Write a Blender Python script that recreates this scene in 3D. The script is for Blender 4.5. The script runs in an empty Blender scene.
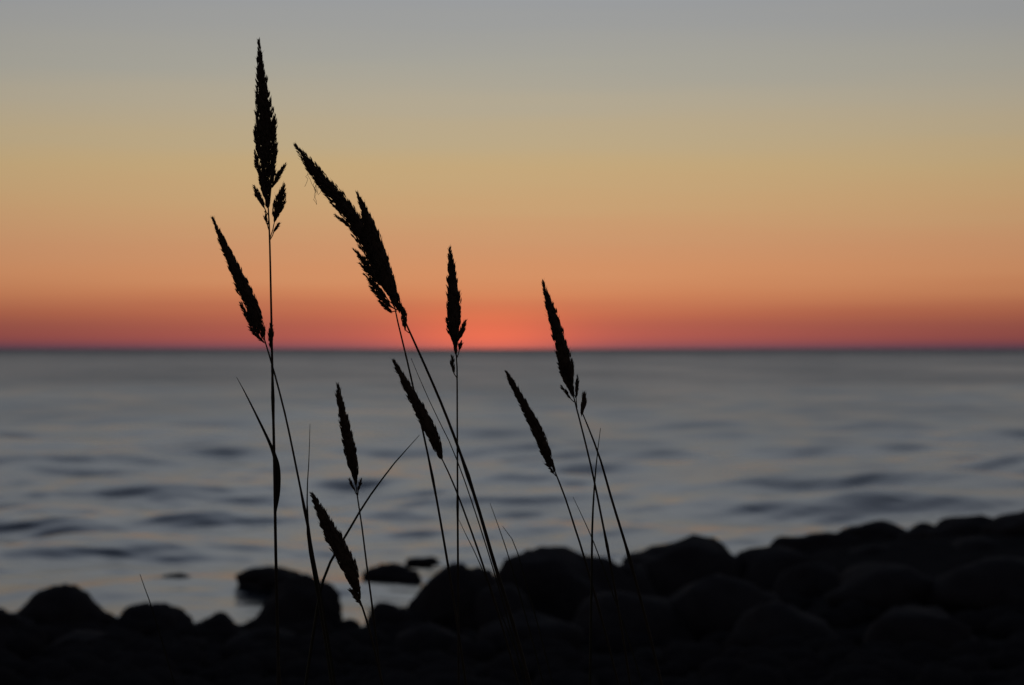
import bpy, bmesh, math, random
import numpy as np
from mathutils import Vector, noise

# ------------------------------------------------------------------ camera, world, sun, exposure
SC = bpy.context.scene
COL = SC.collection
W, H = 1024, 685
SENSOR, LENS = 23.5, 50.0
F = LENS / SENSOR * W                 # focal length in pixels
CAM_Z = 1.60                          # eye height above the water
HORIZON = 349.0                       # row of the horizon in the photograph
PITCH = math.atan((HORIZON - H / 2) / F)

cam = bpy.data.cameras.new('camera')
cam.lens, cam.sensor_width, cam.sensor_fit = LENS, SENSOR, 'HORIZONTAL'
cam.clip_start, cam.clip_end = 0.05, 200000
cam.dof.use_dof = True
cam.dof.focus_distance = 2.18
cam.dof.aperture_fstop = 5.4
cam.dof.aperture_blades = 7
camo = bpy.data.objects.new('camera', cam)
camo.location = (0, 0, CAM_Z)
camo.rotation_euler = (math.pi / 2 + PITCH, 0, 0)
COL.objects.link(camo)
SC.camera = camo

def lin(c):
    return tuple((v / 255 / 12.92) if v / 255 <= .04045 else ((v / 255 + .055) / 1.055) ** 2.4 for v in c)

SUN_AZ = math.atan((487 - 512) / F)          # measured from +Y towards +X
SUN_EL = math.radians(0.35)
sun_dir = Vector((math.sin(SUN_AZ) * math.cos(SUN_EL), math.cos(SUN_AZ) * math.cos(SUN_EL), math.sin(SUN_EL)))

world = bpy.data.worlds.new('World')
SC.world = world
world.use_nodes = True
NT = world.node_tree
for n in list(NT.nodes): NT.nodes.remove(n)

def nd(nt, typ, **kw):
    n = nt.nodes.new(typ)
    for k, v in kw.items(): setattr(n, k, v)
    return n
def mth(nt, op, a, b=None, clamp=False):
    n = nt.nodes.new('ShaderNodeMath'); n.operation = op; n.use_clamp = clamp
    for i, v in enumerate((a, b)):
        if v is None: continue
        if isinstance(v, (int, float)): n.inputs[i].default_value = v
        else: nt.links.new(v, n.inputs[i])
    return n.outputs[0]
def mixc(nt, fac, a, b, mode='MIX'):
    n = nt.nodes.new('ShaderNodeMix'); n.data_type = 'RGBA'; n.blend_type = mode
    for s, v in ((n.inputs[0], fac), (n.inputs[6], a), (n.inputs[7], b)):
        if isinstance(v, (int, float)): s.default_value = v
        elif isinstance(v, tuple): s.default_value = (*v, 1) if len(v) == 3 else v
        else: nt.links.new(v, s)
    return n.outputs[2]
def ramp(nt, fac, stops, interp='LINEAR'):
    n = nt.nodes.new('ShaderNodeValToRGB'); n.color_ramp.interpolation = interp
    e = n.color_ramp.elements
    while len(e) < len(stops): e.new(0.5)
    for el, (p, c) in zip(e, stops):
        el.position = p; el.color = (*c, 1)
    nt.links.new(fac, n.inputs[0])
    return n.outputs[0]

tc = nd(NT, 'ShaderNodeTexCoord')
sep = nd(NT, 'ShaderNodeSeparateXYZ'); NT.links.new(tc.outputs['Generated'], sep.inputs[0])
vx, vy, vz = sep.outputs
elev = mth(NT, 'DIVIDE', mth(NT, 'ARCSINE', vz), math.pi / 2, True)       # 0 horizon .. 1 zenith
smp = nd(NT, 'ShaderNodeMapping'); smp.inputs['Scale'].default_value = (4, 4, 90)      # thin haze layers near the horizon
NT.links.new(tc.outputs['Generated'], smp.inputs['Vector'])
snz = nd(NT, 'ShaderNodeTexNoise'); snz.inputs['Scale'].default_value = 1; snz.inputs['Detail'].default_value = 3
NT.links.new(smp.outputs[0], snz.inputs['Vector'])
wob = mth(NT, 'MULTIPLY', mth(NT, 'SUBTRACT', snz.outputs[0], .5), mth(NT, 'MULTIPLY', mth(NT, 'MINIMUM', mth(NT, 'ABSOLUTE', vz), .035), .40))
low = mth(NT, 'DIVIDE', mth(NT, 'ADD', mth(NT, 'ARCSINE', vz), wob), math.radians(40), True)    # 0 horizon .. 1 at 40 degrees
def e20(y):                                                                # picture row -> position in the low ramp
    return math.degrees(math.atan((HORIZON - y) / F)) / 40
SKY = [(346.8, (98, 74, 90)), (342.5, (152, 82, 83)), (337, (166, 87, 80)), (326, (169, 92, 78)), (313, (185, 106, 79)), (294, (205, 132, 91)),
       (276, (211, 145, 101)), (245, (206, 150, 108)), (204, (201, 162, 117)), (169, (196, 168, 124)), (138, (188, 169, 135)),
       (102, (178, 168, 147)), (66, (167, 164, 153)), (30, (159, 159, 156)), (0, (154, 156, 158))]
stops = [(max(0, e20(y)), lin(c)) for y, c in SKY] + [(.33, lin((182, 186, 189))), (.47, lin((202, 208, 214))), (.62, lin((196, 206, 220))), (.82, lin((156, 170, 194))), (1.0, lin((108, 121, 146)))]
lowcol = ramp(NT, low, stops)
# warm glow round the point where the sun went down
az = mth(NT, 'SUBTRACT', mth(NT, 'ARCTAN2', vx, vy), SUN_AZ)
el = mth(NT, 'ARCSINE', vz)
def gauss(sa, se, e0=0.0):
    a = mth(NT, 'POWER', mth(NT, 'ABSOLUTE', mth(NT, 'DIVIDE', az, sa)), 2.0)
    b = mth(NT, 'POWER', mth(NT, 'ABSOLUTE', mth(NT, 'DIVIDE', mth(NT, 'SUBTRACT', el, e0), se)), 2.0)
    return mth(NT, 'EXPONENT', mth(NT, 'MULTIPLY', mth(NT, 'ADD', a, b), -1.0))
def addglow(col, g, c):
    return mixc(NT, 1.0, col, mixc(NT, g, (0, 0, 0), c), 'ADD')
lowcol = addglow(lowcol, gauss(.040, .014, .003), (.34, .05, .004))
lowcol = addglow(lowcol, gauss(.13, .019, .004), (.12, .02, .003))
# dimmer away from the sunset, over the whole circle of the horizon
# the band at the horizon darkens first to both sides of the sunset
band = mth(NT, 'MULTIPLY', mth(NT, 'SUBTRACT', 1.0, gauss(.20, 50)), mth(NT, 'EXPONENT', mth(NT, 'MULTIPLY', mth(NT, 'ABSOLUTE', el), -42.0)))
lowcol = mixc(NT, band, lowcol, mixc(NT, 1.0, lowcol, (.54, .61, .67), 'MULTIPLY'))
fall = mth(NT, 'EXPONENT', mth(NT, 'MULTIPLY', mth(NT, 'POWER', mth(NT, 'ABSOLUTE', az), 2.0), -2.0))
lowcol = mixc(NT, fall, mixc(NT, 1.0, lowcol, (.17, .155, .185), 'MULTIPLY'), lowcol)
# higher up the real twilight sky takes over
sky = nd(NT, 'ShaderNodeTexSky')
sky.sky_type = 'NISHITA'; sky.sun_disc = False
sky.sun_elevation = SUN_EL; sky.sun_rotation = SUN_AZ
sky.air_density = 1.0; sky.dust_density = 1.0; sky.ozone_density = 2.0
nish = mixc(NT, 1.0, sky.outputs[0], (.12, .115, .105), 'MULTIPLY')
up = nd(NT, 'ShaderNodeMapRange', interpolation_type='SMOOTHSTEP')
NT.links.new(elev, up.inputs[0]); up.inputs[1].default_value = .36; up.inputs[2].default_value = .66
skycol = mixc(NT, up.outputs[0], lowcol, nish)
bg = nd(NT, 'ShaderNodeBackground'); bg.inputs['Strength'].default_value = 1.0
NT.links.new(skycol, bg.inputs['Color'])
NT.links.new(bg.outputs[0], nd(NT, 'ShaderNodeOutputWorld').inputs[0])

sun = bpy.data.lights.new('sun', 'SUN')
sun.energy = 0.002; sun.angle = math.radians(2.0); sun.color = (1, .35, .15)
suno = bpy.data.objects.new('sun', sun)
suno.rotation_euler = (-sun_dir).to_track_quat('-Z', 'Y').to_euler()
COL.objects.link(suno)

SC.view_settings.view_transform = 'Standard'
SC.view_settings.look = 'None'
SC.view_settings.exposure = 0.0
SC.view_settings.gamma = 1.0
SC.view_settings.use_curve_mapping = False
SC.render.engine = 'CYCLES'
SC.cycles.use_denoising = True

# ------------------------------------------------------------------ helpers
def at(px, py, d):
    """the place at distance d from the camera that the photograph shows at this pixel"""
    return Vector(((px - W / 2) / F * d, d, CAM_Z - (py - HORIZON) / F * d))

def tag(o, label=None, cat=None, group=None, kind=None):
    for k, v in (('label', label), ('category', cat), ('group', group), ('kind', kind)):
        if v: o[k] = v
    return o
def empty(name, loc):
    o = bpy.data.objects.new(name, None); o.location = loc
    o.empty_display_size = .05
    COL.objects.link(o); return o
def link(name, verts, faces, mat, parent=None, smooth=True, origin=None):
    me = bpy.data.meshes.new(name)
    base = Vector(parent_base(parent)) if parent else Vector(origin or (0, 0, 0))
    me.from_pydata([tuple(Vector(v) - base) for v in verts], [], faces)
    me.materials.append(mat)
    if smooth: me.polygons.foreach_set('use_smooth', [True] * len(me.polygons))
    me.update()
    o = bpy.data.objects.new(name, me)
    if parent: o.parent = parent
    else: o.location = base
    COL.objects.link(o); return o
def parent_base(p):
    b = Vector((0, 0, 0))
    while p: b += p.location; p = p.parent
    return b

def mat(name, build):
    m = bpy.data.materials.new(name); m.use_nodes = True
    nt = m.node_tree
    for n in list(nt.nodes): nt.nodes.remove(n)
    out = nt.nodes.new('ShaderNodeOutputMaterial')
    build(nt, out); return m
def noise_tex(nt, scale, detail=4, rough=.55, vec=None):
    n = nt.nodes.new('ShaderNodeTexNoise')
    n.inputs['Scale'].default_value = scale; n.inputs['Detail'].default_value = detail
    n.inputs['Roughness'].default_value = rough
    if vec is not None: nt.links.new(vec, n.inputs['Vector'])
    return n.outputs[0]
def coords(nt):
    return nt.nodes.new('ShaderNodeTexCoord').outputs['Object']

def plant_mat(c1, c2, trans):
    def b(nt, out):
        v = coords(nt)
        col = ramp(nt, noise_tex(nt, 90, 3, vec=v), [(.3, c1), (.7, c2)])
        p = nt.nodes.new('ShaderNodeBsdfPrincipled')
        nt.links.new(col, p.inputs['Base Color']); p.inputs['Roughness'].default_value = .75
        p.inputs['Specular IOR Level'].default_value = .15
        t = nt.nodes.new('ShaderNodeBsdfTranslucent'); nt.links.new(col, t.inputs[0])
        m = nt.nodes.new('ShaderNodeMixShader'); m.inputs[0].default_value = trans
        nt.links.new(p.outputs[0], m.inputs[1]); nt.links.new(t.outputs[0], m.inputs[2])
        nt.links.new(m.outputs[0], out.inputs[0])
    return b
M_STEM = mat('dry grass stem', plant_mat((.035, .028, .016), (.055, .043, .024), .05))
M_SEED = mat('ripe seed head', plant_mat((.06, .038, .022), (.10, .068, .038), .12))
M_LEAF = mat('dry grass leaf', plant_mat((.028, .028, .014), (.045, .04, .02), .10))

def stone(c1, c2, sc, spec=.0):
    def b(nt, out):
        v = coords(nt)
        col = ramp(nt, noise_tex(nt, sc, 6, .6, v), [(.32, c1), (.55, c2), (.75, c1)])
        p = nt.nodes.new('ShaderNodeBsdfPrincipled')
        nt.links.new(col, p.inputs['Base Color'])
        p.inputs['Roughness'].default_value = .95
        p.inputs['Specular IOR Level'].default_value = spec
        bp = nt.nodes.new('ShaderNodeBump'); bp.inputs['Strength'].default_value = .6; bp.inputs['Distance'].default_value = .02
        nt.links.new(noise_tex(nt, sc * 5, 6, .65, v), bp.inputs['Height'])
        nt.links.new(bp.outputs[0], p.inputs['Normal'])
        nt.links.new(p.outputs[0], out.inputs[0])
    return b
M_ROCK = mat('weathered dark granite', stone((.030, .027, .028), (.046, .042, .041), 5, .02))
M_COBBLE = mat('dark wet cobbles', stone((.026, .024, .025), (.036, .033, .033), 9))
M_BEACH = mat('dark gravel', stone((.026, .024, .024), (.036, .033, .032), 3))

# ------------------------------------------------------------------ ground and sea
SHORE = 12.5
def ground_z(x, y):
    z = .95 - .0765 * y + .02 * math.sin(x * .7 + y * .3)
    s = min(max((x - 1.2) / 2.5, 0), 1) ; s = s * s * (3 - 2 * s)
    f = min(max((y - 7) / 5, 0), 1) * min(max((19 - y) / 4, 0), 1)
    z += .16 * s * f
    s2 = min(max((x - .9) / 1.2, 0), 1) ; s2 = s2 * s2 * (3 - 2 * s2)
    f2 = min(max((y - 11) / 2.5, 0), 1) * min(max((18 - y) / 2.5, 0), 1)
    z += .42 * s2 * f2
    if y < 0: z = .90 + .02 * math.sin(x * .7 + y * .3) - .01 * y
    if y > 18: z = max(z, -3.0)
    return z + .025 * noise.noise((x * 1.1, y * 1.1, 0)) 
def axis(vals): return sorted(set(round(v, 4) for v in vals))
xs = axis([i * .25 for i in range(-32, 33)] + [s * 8 * 1.22 ** k for k in range(1, 14) for s in (-1, 1)])
ys = axis([i * .25 for i in range(-8, 100)] + [-2 - 2 * 1.5 ** k for k in range(10)] + [25 + 2 * 1.5 ** k for k in range(9)])
vs = [(x, y, ground_z(x, y)) for y in ys for x in xs]
nx = len(xs)
fs = [(j * nx + i, j * nx + i + 1, (j + 1) * nx + i + 1, (j + 1) * nx + i) for j in range(len(ys) - 1) for i in range(nx - 1)]
tag(link('beach_ground', vs, fs, M_BEACH), kind='structure')

def water(nt, out):
    geo = nt.nodes.new('ShaderNodeNewGeometry')
    mp = nt.nodes.new('ShaderNodeMapping'); mp.inputs['Scale'].default_value = (.06, .020, 1)
    nt.links.new(geo.outputs['Position'], mp.inputs['Vector'])
    patch = noise_tex(nt, 1.0, 6, .65, mp.outputs[0])
    p = nt.nodes.new('ShaderNodeBsdfPrincipled')
    p.inputs['Base Color'].default_value = (.010, .016, .022, 1)
    p.inputs['IOR'].default_value = 1.333
    mr = nt.nodes.new('ShaderNodeMapRange')
    nt.links.new(patch, mr.inputs[0]); mr.inputs[1].default_value = .3; mr.inputs[2].default_value = .7
    mr.inputs[3].default_value = -.09; mr.inputs[4].default_value = .09
    sy = nt.nodes.new('ShaderNodeSeparateXYZ'); nt.links.new(geo.outputs['Position'], sy.inputs[0])
    far = nt.nodes.new('ShaderNodeMapRange'); nt.links.new(sy.outputs[1], far.inputs[0])     # open water is rougher than the shallows
    far.inputs[1].default_value = 15; far.inputs[2].default_value = 110; far.inputs[3].default_value = .24; far.inputs[4].default_value = .41
    off = nt.nodes.new('ShaderNodeMapRange'); nt.links.new(sy.outputs[1], off.inputs[0])
    off.inputs[1].default_value = 200; off.inputs[2].default_value = 1200; off.inputs[3].default_value = 0; off.inputs[4].default_value = .22
    nt.links.new(mth(nt, 'ADD', mth(nt, 'ADD', mr.outputs[0], far.outputs[0]), off.outputs[0]), p.inputs['Roughness'])
    bp = nt.nodes.new('ShaderNodeBump'); bp.inputs['Strength'].default_value = .25; bp.inputs['Distance'].default_value = .03
    mp2 = nt.nodes.new('ShaderNodeMapping'); mp2.inputs['Scale'].default_value = (2.2, 5.0, 1)
    nt.links.new(geo.outputs['Position'], mp2.inputs['Vector'])
    nt.links.new(noise_tex(nt, 1.0, 3, .5, mp2.outputs[0]), bp.inputs['Height'])
    nt.links.new(bp.outputs[0], p.inputs['Normal'])
    nt.links.new(p.outputs[0], out.inputs[0])
M_SEA = mat('evening sea water', water)

def build_sea():
    rng = np.random.default_rng(7)
    q = np.concatenate([np.arange(480, 20, -.6), np.arange(20, 4, -.3), np.geomspace(4, .06, 40)])
    d = F * CAM_Z / q
    a = np.radians(np.concatenate([np.linspace(-75, -16, 40)[:-1], np.linspace(-16, 16, 330), np.linspace(16, 75, 40)[1:]]))
    D, A = np.meshgrid(d, a, indexing='ij')
    X, Y = D * np.tan(A) * np.where(np.abs(A) > .6, 1, 1), D
    Z = np.zeros_like(X)
    shoal = np.clip((Y - 10) / 7, .45, 1)                 # calmer in the lee of the rocks
    dd = np.gradient(d)[:, None]
    dx = (d * np.radians(.097))[:, None]
    for k in range(150):
        lam = math.exp(rng.uniform(math.log(.25), math.log(7)) if k < 90 else rng.uniform(math.log(2.0), math.log(12)))
        th = float(np.clip(rng.normal(0, .62 if k < 90 else .5), -1.3, 1.3))
        kk = 2 * math.pi / lam
        kx, ky = kk * math.sin(th), kk * math.cos(th)
        s = .035 * (.95 if k < 90 else .40)
        amp = s / kk
        ly = 2 * math.pi / max(abs(ky), 1e-6); lx = 2 * math.pi / max(abs(kx), 1e-6)
        fil = np.clip((ly / dd - 2.5) / 3, 0, 1) * np.clip((lx / dx - 2.5) / 3, 0, 1)
        ph = rng.uniform(0, 6.28)
        mod = .55 + .45 * np.sin(X * rng.uniform(.05, .3) + Y * rng.uniform(-.12, .12) + rng.uniform(0, 6.28))
        Z += amp * fil * mod * shoal * np.sin(kx * X + ky * Y + ph)
    n, m = X.shape
    verts = np.stack([X, Y, Z], -1).reshape(-1, 3)
    i = np.arange(n * m).reshape(n, m)
    quads = np.stack([i[:-1, :-1], i[:-1, 1:], i[1:, 1:], i[1:, :-1]], -1).reshape(-1, 4)
    me = bpy.data.meshes.new('sea')
    me.vertices.add(len(verts)); me.vertices.foreach_set('co', verts.ravel())
    me.loops.add(quads.size); me.loops.foreach_set('vertex_index', quads.ravel().astype(np.int32))
    me.polygons.add(len(quads)); me.polygons.foreach_set('loop_start', np.arange(0, quads.size, 4, dtype=np.int32))
    me.update(calc_edges=True); me.validate()
    me.polygons.foreach_set('use_smooth', [True] * len(me.polygons))
    me.materials.append(M_SEA)
    o = bpy.data.objects.new('sea', me); COL.objects.link(o)
    tag(o, kind='structure')
build_sea()

# ------------------------------------------------------------------ boulders
def boulder_mesh(seed, sub=4, rough=.36, boxy=.25):
    bm = bmesh.new(); bmesh.ops.create_icosphere(bm, subdivisions=sub, radius=1)
    off = Vector((seed * 3.7, seed * 1.9, seed * 5.3))
    rnd = random.Random(seed)
    cuts = []
    for _ in range(7):
        n = Vector((rnd.gauss(0, 1), rnd.gauss(0, 1), rnd.gauss(0, .8))).normalized()
        cuts.append((n, rnd.uniform(.72, .92)))
    for v in bm.verts:
        p = v.co.copy()
        for n, h in cuts:
            e = p.dot(n) - h
            if e > 0: p -= n * e * (boxy + .5)
        r = 1 + rough * noise.noise(p * 1.1 + off) + rough * .4 * noise.noise(p * 2.6 + off) + rough * .26 * noise.noise(p * 7 + off)
        v.co = p * r
    vs = [v.co.copy() for v in bm.verts]; fs = [[v.index for v in f.verts] for f in bm.faces]
    bm.free(); return vs, fs

def boulder(x0, x1, ytop, d, label, seed, depth=.8, base=None, group='boulders along the water line', cat='boulder', sub=4, boxy=.2, pinch=.15):
    """width x0..x1 and top as seen in the photograph, standing d metres off"""
    vs, fs = boulder_mesh(seed, sub, boxy=boxy)
    cx = ((x0 + x1) / 2 - W / 2) / F * d; w = (x1 - x0) / F * d
    top = CAM_Z - (ytop - HORIZON) / F * d
    gz = ground_z(cx, d) if base is None else base
    bottom = min(gz, top - .1) - max(.18, (top - gz) * .5) if base is None else base - .05
    xs_ = [v.x for v in vs]; ys_ = [v.y for v in vs]; zs_ = [v.z for v in vs]
    sx = w / (max(xs_) - min(xs_)); sy = w * depth / (max(ys_) - min(ys_)); sz = (top - bottom) / (max(zs_) - min(zs_))
    mx = (max(xs_) + min(xs_)) / 2; z0 = min(zs_)
    zt = max(zs_) - z0
    pts = [Vector((cx + (v.x - mx) * sx * (1 - pinch * ((v.z - z0) / zt) ** 2), d + v.y * sy, bottom + (v.z - z0) * sz)) for v in vs]
    o = link('boulder', pts, fs, M_ROCK, origin=(cx, d, bottom))
    return tag(o, label, cat, group)

B = boulder
B(-55, 42, 605, 11.0, 'low dark boulder cut by the left edge, beside the domed boulder', 11)
B(-4, 126, 582, 11.4, 'large domed boulder standing highest on the left of the shore', 12, .9, boxy=-.35, pinch=.5)
B(112, 200, 601, 11.7, 'flat topped boulder right of the large domed one on the left, twig above it', 13)
B(186, 262, 612, 11.5, 'lowest boulder between the flat topped boulder and the overhanging slab', 14)
B(230, 318, 565, 14.3, 'overhanging slab shaped rock behind the tallest grass stem', 15, .7, .04, pinch=.3)
B(246, 345, 573, 12.6, 'rounded rock under the overhanging slab, beside the drooping seed head', 16, .7, boxy=.4, pinch=.05)
B(360, 424, 563, 14.9, 'small dark rock awash in the water, left of the two middle boulders', 17, .6, -.02)
B(404, 442, 556, 16.5, 'tiny rock barely above the water behind the two middle boulders', 18, .6, -.01)
B(140, 206, 573, 14.6, 'faint rock awash in the water behind the flat topped boulder', 19, .6, -.02)
B(356, 428, 601, 12.0, 'low rounded boulder at the foot of the drooping seed head', 20)
B(402, 518, 561, 12.3, 'left one of the two big rounded boulders in the middle', 21, .9)
B(488, 642, 547, 12.8, 'broad rounded boulder in the middle where the right hand stems cross its top', 22, .9, pinch=0)
B(620, 782, 536, 13.4, 'wide flat boulder between the broad middle boulder and the water notch', 23, .8, boxy=.4, pinch=0)
B(762, 872, 531, 14.2, 'sloping boulder just right of the small water notch', 24, .8)
B(822, 920, 520, 14.6, 'knob shaped boulder rising from the right hand ridge', 25, .8)
B(880, 990, 522, 14.4, 'low boulder between the knob shaped one and the long ridge boulder', 26, .8)
B(918, 1040, 515, 14.0, 'long flat boulder on the right hand ridge near the picture edge', 27, .8)
B(978, 1130, 502, 13.6, 'highest boulder cut by the right edge of the picture', 28, .8)
rr = random.Random(5)
LOW = 'low boulder lost in the dark of the foreground beach'
for (x0, x1, yt, d) in [(40, 150, 632, 10.0), (205, 330, 628, 10.6), (470, 590, 612, 10.6), (560, 700, 590, 11.4), (640, 800, 572, 11.6),
                        (720, 850, 600, 10.6), (820, 960, 562, 12.0), (920, 1080, 556, 11.8), (860, 985, 606, 10.2), (715, 830, 546, 13.2), (596, 668, 563, 13.0), (470, 540, 584, 11.9), (830, 930, 545, 13.4), (930, 1040, 537, 13.2), (770, 850, 562, 12.6), (380, 480, 622, 10.2)]:
    B(x0, x1, yt, d, LOW, rr.randint(30, 999), .85, group='low boulders in the dark foreground', sub=3)

def cobbles():
    rnd = random.Random(3)
    protos = [boulder_mesh(200 + k, 2, .2) for k in range(6)]
    V, Fc = [], []
    for _ in range(2600):
        y = rnd.uniform(4.5, 12.4); x = rnd.uniform(-.45, .45) * y + rnd.gauss(0, .4)
        r = rnd.choice((.03, .04, .05, .06, .08, .11))
        vs, fs = protos[rnd.randrange(6)]
        a = rnd.uniform(0, 6.28); ca, sa = math.cos(a), math.sin(a)
        sx, sy, sz = r * rnd.uniform(.8, 1.4), r * rnd.uniform(.8, 1.2), r * rnd.uniform(.5, .8)
        z = ground_z(x, y) + sz * .35; k = len(V)
        for v in vs:
            px, py = v.x * sx, v.y * sy
            V.append((x + px * ca - py * sa, y + px * sa + py * ca, z + v.z * sz))
        Fc += [[i + k for i in f] for f in fs]
    tag(link('beach_cobbles', V, Fc, M_COBBLE), 'dark cobbles covering the beach in front of the boulders', 'cobbles', kind='stuff')
cobbles()

# ------------------------------------------------------------------ grass
def spline(pts, n):
    """Catmull-Rom through tuples of equal length, n samples"""
    P = np.array(pts, float)
    if len(P) == 2:
        t = np.linspace(0, 1, n)[:, None]; return P[0] * (1 - t) + P[1] * t
    seg = np.concatenate([[0], np.cumsum(np.linalg.norm(np.diff(P[:, :2], axis=0), axis=1))])
    E = np.vstack([2 * P[0] - P[1], P, 2 * P[-1] - P[-2]])
    out = []
    for s in np.linspace(0, seg[-1], n):
        i = min(int(np.searchsorted(seg, s, 'right')) - 1, len(P) - 2)
        t = (s - seg[i]) / max(seg[i + 1] - seg[i], 1e-9)
        a, b, c, e = E[i], E[i + 1], E[i + 2], E[i + 3]
        out.append(.5 * ((2 * b) + (-a + c) * t + (2 * a - 5 * b + 4 * c - e) * t * t + (-a + 3 * b - 3 * c + e) * t ** 3))
    return np.array(out)

def frame(t):
    t = t.normalized(); u = t.cross(Vector((0, 1, 0)))
    if u.length < 1e-4: u = t.cross(Vector((1, 0, 0)))
    u.normalize(); return t, u, u.cross(t).normalized()

def tube(V, Fc, path, radii, sides=6):
    k = len(V); n = len(path)
    for i, p in enumerate(path):
        t, u, v = frame(path[min(i + 1, n - 1)] - path[max(i - 1, 0)])
        for s in range(sides):
            a = 2 * math.pi * s / sides
            V.append(p + (u * math.cos(a) + v * math.sin(a)) * radii[i])
    for i in range(n - 1):
        for s in range(sides):
            a, b = k + i * sides + s, k + i * sides + (s + 1) % sides
            Fc.append((a, b, b + sides, a + sides))
    Fc.append(tuple(range(k + sides - 1, k - 1, -1))); Fc.append(tuple(range(k + (n - 1) * sides, k + n * sides)))

def spikelet(V, Fc, p, dirn, length, width, rnd):
    t, u, v = frame(dirn); k = len(V)
    a0 = rnd.uniform(0, 6.28); bend = (u * rnd.uniform(-1, 1) + v * rnd.uniform(-1, 1)) * length * .08
    V.append(p)
    for f, w in ((.28, .85), (.58, 1.0)):
        for s in range(4):
            a = a0 + s * math.pi / 2
            V.append(p + t * length * f + bend * f + (u * math.cos(a) + v * math.sin(a) * .8) * width * .5 * w)
    V.append(p + t * length + bend)
    for s in range(4):
        n = (s + 1) % 4
        Fc.append((k, k + 1 + n, k + 1 + s))
        Fc.append((k + 1 + s, k + 1 + n, k + 5 + n, k + 5 + s))
        Fc.append((k + 5 + s, k + 5 + n, k + 9))

def head_mesh(pts, d, scale, rnd, dens=1.0, core=.5, tilt=.25, splen=(5, 8.5), core_end=.8):
    """a plume: pts = (px, py, width) from TIP to BASE; sharp spikelets laid upward along its axis"""
    S = spline(pts, 60)
    P = [at(s[0], s[1], d) for s in S]; Wd = [max(s[2] * 1.12, .6) * scale for s in S]
    V, Fc = [], []
    tube(V, Fc, P, [max(w * core * .56 * min(1, .25 + i / 14), .0004) * (1 if i < 60 * core_end else max(.12, 1 - (i - 60 * core_end) / 10)) for i, w in enumerate(Wd)], 7)
    L = sum((P[i + 1] - P[i]).length for i in range(59)) / scale
    avg = sum(Wd) / len(Wd) / scale
    n = int(L * avg * .62 * dens)
    cum = np.cumsum(np.array(Wd) + .0015); cum /= cum[-1]
    for k in range(n):
        i = int(np.searchsorted(cum, rnd.random())); i = min(max(i, 1), 58)
        f = rnd.random(); c = P[i].lerp(P[i - 1], f); w = Wd[i]
        up = (P[i - 1] - P[i]).normalized()
        t, u, v = frame(up)
        a = rnd.uniform(0, 6.28); rad = (u * math.cos(a) + v * math.sin(a))
        ln = rnd.uniform(*splen) * scale
        if i < 6: ln *= .75
        ang = rnd.uniform(.3, 1.5) * tilt
        rmax = max(w * .5 - ln * math.sin(ang) * .75, 0)
        r = rmax * math.sqrt(rnd.random()) * rnd.uniform(.85, 1.08)
        p = c + rad * r - up * ln * .5
        spikelet(V, Fc, p, up * math.cos(ang) + rad * math.sin(ang), ln, ln * rnd.uniform(.15, .23), rnd)
        if rnd.random() < .45:                         # fine hairs between the florets
            q = c + rad * r; e = q + (up + rad * rnd.uniform(.2, .8)).normalized() * ln * rnd.uniform(.5, .9)
            tube(V, Fc, [q, (q + e) / 2 + rad * .0003, e], [.00018, .00013, .00006], 3)
    return V, Fc

GRASS_D = 2.18
def stem_mesh(V, Fc, pts, d, n=48, sides=6):
    S = spline(pts, n); sc = d / F
    tube(V, Fc, [at(s[0], s[1], d) for s in S], [max(s[2] * .9, .5) * .5 * sc * (1.45 if n > 20 and i % 13 == 9 else 1) for i, s in enumerate(S)], sides)

def blade_mesh(pts, d, twist=.7, thick=.0003):
    """a leaf: pts = (px, py, width) from base to tip, folded along its middle"""
    S = spline(pts, 40); sc = d / F; V, Fc = [], []
    P = [at(s[0], s[1], d) for s in S]
    for i, p in enumerate(P):
        t, u, v = frame(P[min(i + 1, 39)] - P[max(i - 1, 0)])
        a = twist * i / 39
        side = u * math.cos(a) + v * math.sin(a); nrm = v * math.cos(a) - u * math.sin(a)
        w = max(S[i][2], .35) * .5 * sc
        V += [p - side * w + nrm * w * .4, p, p + side * w + nrm * w * .4, p - nrm * thick]
    for i in range(39):
        for s in range(4):
            a, b = i * 4 + s, i * 4 + (s + 1) % 4
            Fc.append((a, a + 4, b + 4, b))
    Fc.append((0, 1, 2, 3)); Fc.append((159, 158, 157, 156))
    return V, Fc

def extend(pts, d):
    """carry a stem on down, out of the frame, to the sand it grows from"""
    (x0, y0, w0), (x1, y1, w1) = pts[-2][:3], pts[-1][:3]
    slope = (x1 - x0) / max(y1 - y0, 1)
    out = list(pts); y, x = y1, x1
    for _ in range(40):
        y += 60; slope *= .90; x += slope * 60
        out.append((x, y, w1 * 1.03))
        p = at(x, y, d)
        if p.z < ground_z(p.x, p.y) - .02: break
    return out

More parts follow.
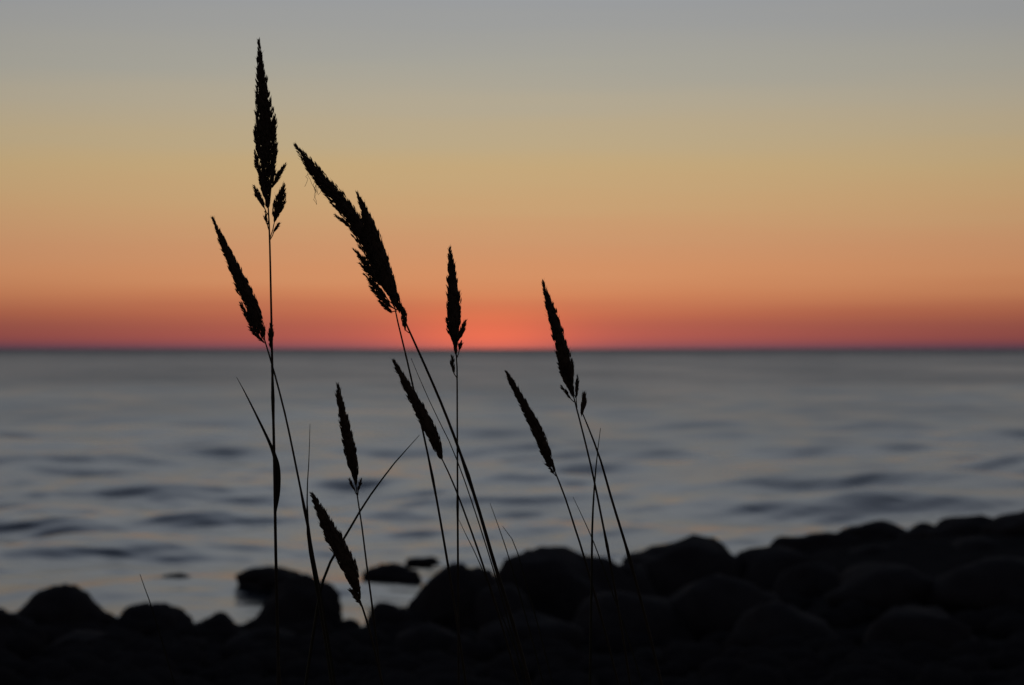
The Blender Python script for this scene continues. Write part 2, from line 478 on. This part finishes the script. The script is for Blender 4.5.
GROUP = 'seeding grass stalks in the foreground'
def stalk(label, head, stem, d=GRASS_D, sprigs=(), leaves=(), seed=1, dens=1.0, fibres=False, core=.5, tilt=.25, core_end=.8):
    rnd = random.Random(seed); sc = d / F
    full = extend(stem, d)
    b = at(full[-1][0], full[-1][1], d)
    root = tag(empty('grass_stalk', b), label, 'grass stalk', GROUP)
    V, Fc = [], []; stem_mesh(V, Fc, full, d); link('stem', V, Fc, M_STEM, root)
    hb = head[-1]
    V, Fc = head_mesh(head, d, sc, rnd, dens, core, tilt, core_end=core_end)
    stem_mesh(V, Fc, [(stem[0][0], stem[0][1] + 2, 1.6), (hb[0], hb[1], 1.4)], d, 4)
    h = link('seed_head', V, Fc, M_SEED, root)
    for (tip, base, w, join) in sprigs:
        dd = d + rnd.uniform(-.012, .012)
        mid = ((tip[0] + base[0]) / 2 + rnd.uniform(-.6, .6), (tip[1] + base[1]) / 2)
        pl = [(*tip, .8), ((tip[0] * .7 + base[0] * .3), (tip[1] * .7 + base[1] * .3), w * .7), (*mid, w), ((tip[0] * .22 + base[0] * .78), (tip[1] * .22 + base[1] * .78), w * .8), (*base, 1.2)]
        V, Fc = head_mesh(pl, dd, sc, rnd, 1.5, .4, .3, (4, 6.5))
        if join:
            cx, cy = (base[0] + join[0]) / 2, (base[1] + join[1]) / 2
            S = [at(*base, dd), at(cx + (base[0] - join[0]) * .12, cy, (dd + d) / 2), at(*join, d)]
            tube(V, Fc, S, [.55 * sc, .5 * sc, .5 * sc], 5)
        link('side_branch', V, Fc, M_SEED, h)
    if fibres:
        V, Fc = [], []
        for k in range(9):
            x, y = 308 + rnd.uniform(0, 14), 168 + rnd.uniform(0, 16)
            pts = [at(x, y, d)]
            for j in range(5):
                x += rnd.uniform(-3.2, 3.6); y += rnd.uniform(1, 6); pts.append(at(x, y, d + rnd.uniform(-.004, .004)))
            tube(V, Fc, pts, [.00022] * 6, 3)
        link('loose_fibres', V, Fc, M_SEED, h)
    for pts in leaves:
        V, Fc = blade_mesh(pts, d); link('leaf_blade', V, Fc, M_LEAF, root)
    return root

# tallest one, upright
stalk('tallest upright grass stalk on the left, its head high in the grey sky',
      [(258.5, 39, 1.2), (260, 62, 6), (262, 88, 12), (264.5, 112, 17), (265.5, 132, 17), (266, 155, 13), (266.5, 175, 10), (267, 192, 7), (267.5, 208, 4)],
      [(268, 204, 1.5), (269.5, 235, 1.9), (271, 300, 2.3), (272.5, 380, 2.8), (274.5, 470, 3.2), (276, 560, 3.4), (279, 685, 3.7)],
      2.18,
      sprigs=[((286, 163), (271, 188), 5, (269, 206)), ((284.5, 183), (274.5, 221), 11, (270, 238)), ((253.5, 185), (264, 207), 6, (269, 216)),
              ((280, 223), (274, 231), 3, (270, 240)), ((265, 211), (267, 223), 3.5, (269.5, 232)), ((254.5, 150), (261.5, 180), 6, (267, 196)), ((276.5, 138), (272, 170), 6, (267.5, 192)), ((254, 126), (260, 158), 6, (265.5, 172)),
              ((275.5, 114), (272.5, 146), 6, (266, 166)), ((275, 158), (270.5, 188), 5, (268, 200)), ((258.5, 168), (265, 198), 5, (268, 208)), ((257, 112), (261, 142), 5, (265, 158)), ((263, 160), (266.5, 196), 4, (268, 206)),
              ((271, 321), (270.5, 346), 5.5, (272, 352))],
      leaves=[[(275.6, 512, 2), (277.3, 492, 5.5), (277.2, 470, 6), (274, 455, 4.5), (268, 440, 3.2), (256, 415, 2.4), (245, 393, 1.6), (236.5, 377, .5)]],
      seed=1, dens=1.0, core=.5, tilt=.22, core_end=.62)
# left, leaning, head in the orange sky
stalk('slim grass stalk leaning left across the tallest stem, smooth pointed head',
      [(212.5, 218, 1), (219, 233, 4.5), (226, 250, 8), (236, 271, 11), (246, 293, 13), (254, 310, 12), (260, 326, 9), (263.5, 339, 4)],
      [(264, 338, 1.4), (273, 368, 1.9), (285.5, 416, 2.1), (298, 476, 2.3), (307.5, 525, 2.6), (317, 583, 3)],
      2.14,
      sprigs=[((239.5, 302), (258, 334), 7, (264, 342)), ((249, 327), (261, 340), 4, (264.5, 343))],
      seed=2, dens=1.15, core=.72, tilt=.17)
# the pair of big nodding plumes
stalk('largest leaning plume with loose fibres, on the thick stem of the middle pair',
      [(295, 145, 1.2), (302, 154, 6), (311, 166, 10), (325, 184, 13.5), (343, 205, 16), (357, 225, 18), (370, 247, 18), (381, 269, 17), (391, 288, 13), (398, 305, 8), (401, 314, 3)],
      [(401, 312, 1.5), (408, 328, 2), (430, 377, 2.7), (446, 415, 2.9), (462, 458, 3.2), (478, 507, 3.6), (494, 562, 4), (507, 603, 4.2)],
      2.20,
      sprigs=[((353.5, 249), (375, 274), 6.5, (386, 286)), ((359, 262.5), (381, 285), 6.5, (391, 297)), ((333.5, 214), (351, 227), 4, (358, 232)),
              ((378.5, 300), (391, 312), 5, (397, 311)), ((403.5, 307), (404.8, 329), 6, (409, 333)), ((363.5, 274), (386, 297), 6, (395, 306)), ((369, 286), (389, 304), 5, (397, 310)), ((372, 290), (391, 307), 5, (398, 310)), ((384, 262), (396, 297), 5, (400, 308))],
      seed=3, dens=1.0, fibres=True, core=.55, tilt=.22, core_end=.7)
stalk('narrow plume rising in front of the largest leaning plume, on a thin stem',
      [(357, 192.5, 1), (361, 203, 4.5), (366, 215, 8), (373, 234, 11), (381, 257, 12.5), (388, 279, 12), (392.5, 295, 8), (394.5, 306, 3)],
      [(394, 304, 1.3), (398.5, 325, 1.7), (407, 360, 1.9), (420, 418, 2.1), (434, 485, 2.3), (448, 565, 2.6)],
      2.17, sprigs=[((370, 262), (386, 290), 6, (393, 301))], seed=4, dens=1.15, core=.72, tilt=.18)
# upright over the sunset glow
stalk('upright grass stalk standing before the red glow of the sunset',
      [(449.5, 247, 1), (450.5, 258, 4.5), (452, 274, 8.5), (453.5, 295, 12), (454, 315, 13.5), (454.5, 332, 9), (455.3, 346, 4), (456, 354, 2)],
      [(456, 350, 1.3), (457, 366, 1.6), (457.3, 430, 1.9), (457.6, 500, 2.1), (458, 565, 2.4)],
      2.22,
      sprigs=[((465.8, 320), (457.5, 341), 5.5, (456, 352)), ((461.5, 340), (459.5, 349), 3.8, (456.8, 358)), ((452, 355), (453.5, 372), 4.2, (457, 378)), ((446.5, 318), (452, 338), 5, (455.5, 347))],
      seed=5, dens=1.1, core=.68, tilt=.19)
# bowed one over the sea between the pair
stalk('bowed dense seed head hanging over the sea below the nodding pair',
      [(393.5, 360, 1), (398, 369, 4), (404, 380, 6.5), (414, 399, 9.5), (423.5, 417, 11.5), (432.5, 435, 11.5), (438.5, 449, 8), (441.5, 459, 3)],
      [(441, 457, 1.3), (446, 467, 1.6), (456, 490, 1.8), (468, 522, 2), (482, 562, 2.2)],
      2.12, seed=6, dens=1.25, core=.75, tilt=.16)
# right hand pair
stalk('taller leaning stalk of the right hand group, its tip above the horizon',
      [(542.5, 281, 1), (545, 291, 4), (549.5, 305, 7.5), (557, 330, 10.5), (563, 353, 13), (567.5, 374, 11.5), (571, 388, 6), (573, 396, 2.5)],
      [(572.5, 392, 1.3), (577, 410, 1.7), (585.5, 443, 1.9), (594, 480, 2.1), (602, 520, 2.3), (609, 556, 2.5)],
      2.20,
      sprigs=[((558, 363), (569, 388), 5.5, (573, 396)), ((571.5, 359), (572, 380), 5, (573.5, 394)), ((577.8, 376), (576, 396), 4, (577, 408)), ((561, 386), (569.5, 397), 3, (574, 402))],
      seed=7, dens=1.1, core=.68, tilt=.19)
stalk('thin stalk with a tiny sparse head, rightmost long stem of the right hand group',
      [(584, 392, .8), (584.3, 397, 3), (583.6, 403, 5), (582.5, 409, 3.5), (582, 414, 1.5)],
      [(582, 412, 1.2), (587, 424, 1.6), (599.5, 457, 2.2), (611, 497, 2.6), (622, 533, 2.9), (630, 560, 3.1)],
      2.16, seed=8, dens=1.6, core=.4, tilt=.2)
stalk('shorter dense head on the left of the right hand group, wholly over the sea',
      [(506.5, 372, 1), (511, 380, 4), (518, 394, 6.5), (531.5, 419, 9.5), (541.5, 441, 10.5), (548, 456, 8), (553, 467, 4), (554.5, 471, 2)],
      [(553.5, 468, 1.3), (558, 479, 1.7), (566, 500, 1.8), (574, 525, 2), (582, 550, 2.2)],
      2.22,
      sprigs=[((538, 445), (549.5, 466), 4, (554, 472)), ((546, 463), (553.5, 473), 2.2, (556, 476))],
      seed=9, dens=1.2, core=.72, tilt=.18)
# low ones left of the middle
stalk('small upright seed head over the sea left of the long slanting blade',
      [(337.3, 384, 1), (338.5, 392, 4.5), (341, 406, 7), (346, 430, 10), (350, 450, 11.5), (353.5, 467, 9.5), (355, 477, 5), (355.8, 484, 2)],
      [(355.5, 481, 1.2), (357.5, 497, 1.5), (362, 527, 1.7), (367, 567, 1.9), (372, 604, 2.1)],
      2.24,
      sprigs=[((349, 478), (354.5, 490), 2.8, (357, 495)), ((362, 478), (358.3, 490), 2.8, (357.5, 497))],
      seed=10, dens=1.2, core=.68, tilt=.19)
stalk('lowest thick seed head drooping before the rocks at the water line',
      [(311.5, 493, 1), (315, 500, 5), (320.5, 511, 8.5), (329.5, 529, 13), (340, 548, 16), (349, 567, 15.5), (355, 584, 10), (359, 599, 4)],
      [(358.5, 596, 1.5), (362, 606, 2), (369, 628, 2.3), (377, 660, 2.6)],
      2.10,
      sprigs=[((349.5, 588), (359, 602), 4, (362, 607)), ((323, 528), (334, 549), 6, (342, 562))],
      seed=11, dens=1.15, core=.7, tilt=.32)

BG = 'single grass blades and bare stems'
def shoot(label, pts, d, seed=1, name='grass_shoot', cat='grass shoot'):
    full = list(reversed(extend(list(reversed(pts)), d)))     # given tip last; carried on to the ground
    V, Fc = blade_mesh(full, d, .8)
    b = at(full[0][0], full[0][1], d)
    return tag(link(name, V, Fc, M_LEAF, origin=tuple(b)), label, cat, BG)
def up(pts): return list(reversed(pts))
shoot('long blade slanting up to the right behind the drooping low head', up([(419.5, 435, .6), (404, 452, 1.5), (391, 467, 2), (366, 501, 2.6), (344.5, 537, 3), (329.5, 563, 3.3), (320, 590, 3.5), (315, 620, 3.6)]), 2.3)
shoot('thin upright blade beside the slim leaning stem, pointing straight up', up([(310, 424, .5), (309, 455, 1.2), (307, 490, 1.8), (307.5, 520, 2.6), (312, 552, 3.2), (318, 584, 3.6)]), 2.16)
shoot('short broad blade hugging the foot of the slim leaning stem', up([(307, 496, .6), (306.5, 522, 2.2), (309, 550, 3), (316, 588, 3.2)]), 2.13)
shoot('bare upright blade crossing the stems of the right hand group', up([(600.5, 428, .6), (597, 455, 1.4), (593.8, 490, 2.2), (592, 525, 2.6), (591.5, 556, 2.8)]), 2.19)
shoot('faint short blade low between the right hand stems', up([(573, 497, .5), (581, 514, 1), (590, 534, 1.3), (598, 554, 1.5)]), 2.28)
shoot('left one of two short faint blades above the middle boulders', up([(490, 503, .5), (496, 520, 1), (503, 540, 1.3), (510, 562, 1.5)]), 2.3)
shoot('right one of two short faint blades above the middle boulders, slightly bent', up([(502.5, 526, .5), (509, 534, 1), (515, 546, 1.3), (520, 562, 1.4)]), 2.32)
shoot('hair thin bare stem running down beside the thick middle stem', up([(411, 358, .5), (421, 382, .9), (434, 411, 1.1), (447, 437, 1.2), (456, 458, 1.4), (469, 494, 1.5)]), 2.21)
shoot('faint blade between the upright middle stem and the bowed stem', up([(459, 520, .5), (465, 533, 1), (472, 547, 1.2), (479, 562, 1.4)]), 2.27)
shoot('tiny lone twig like blade above the flat topped boulder at far left', up([(140, 574, .6), (144, 586, 1.2), (148, 597, 1.5), (152, 609, 1.7)]), 2.3)
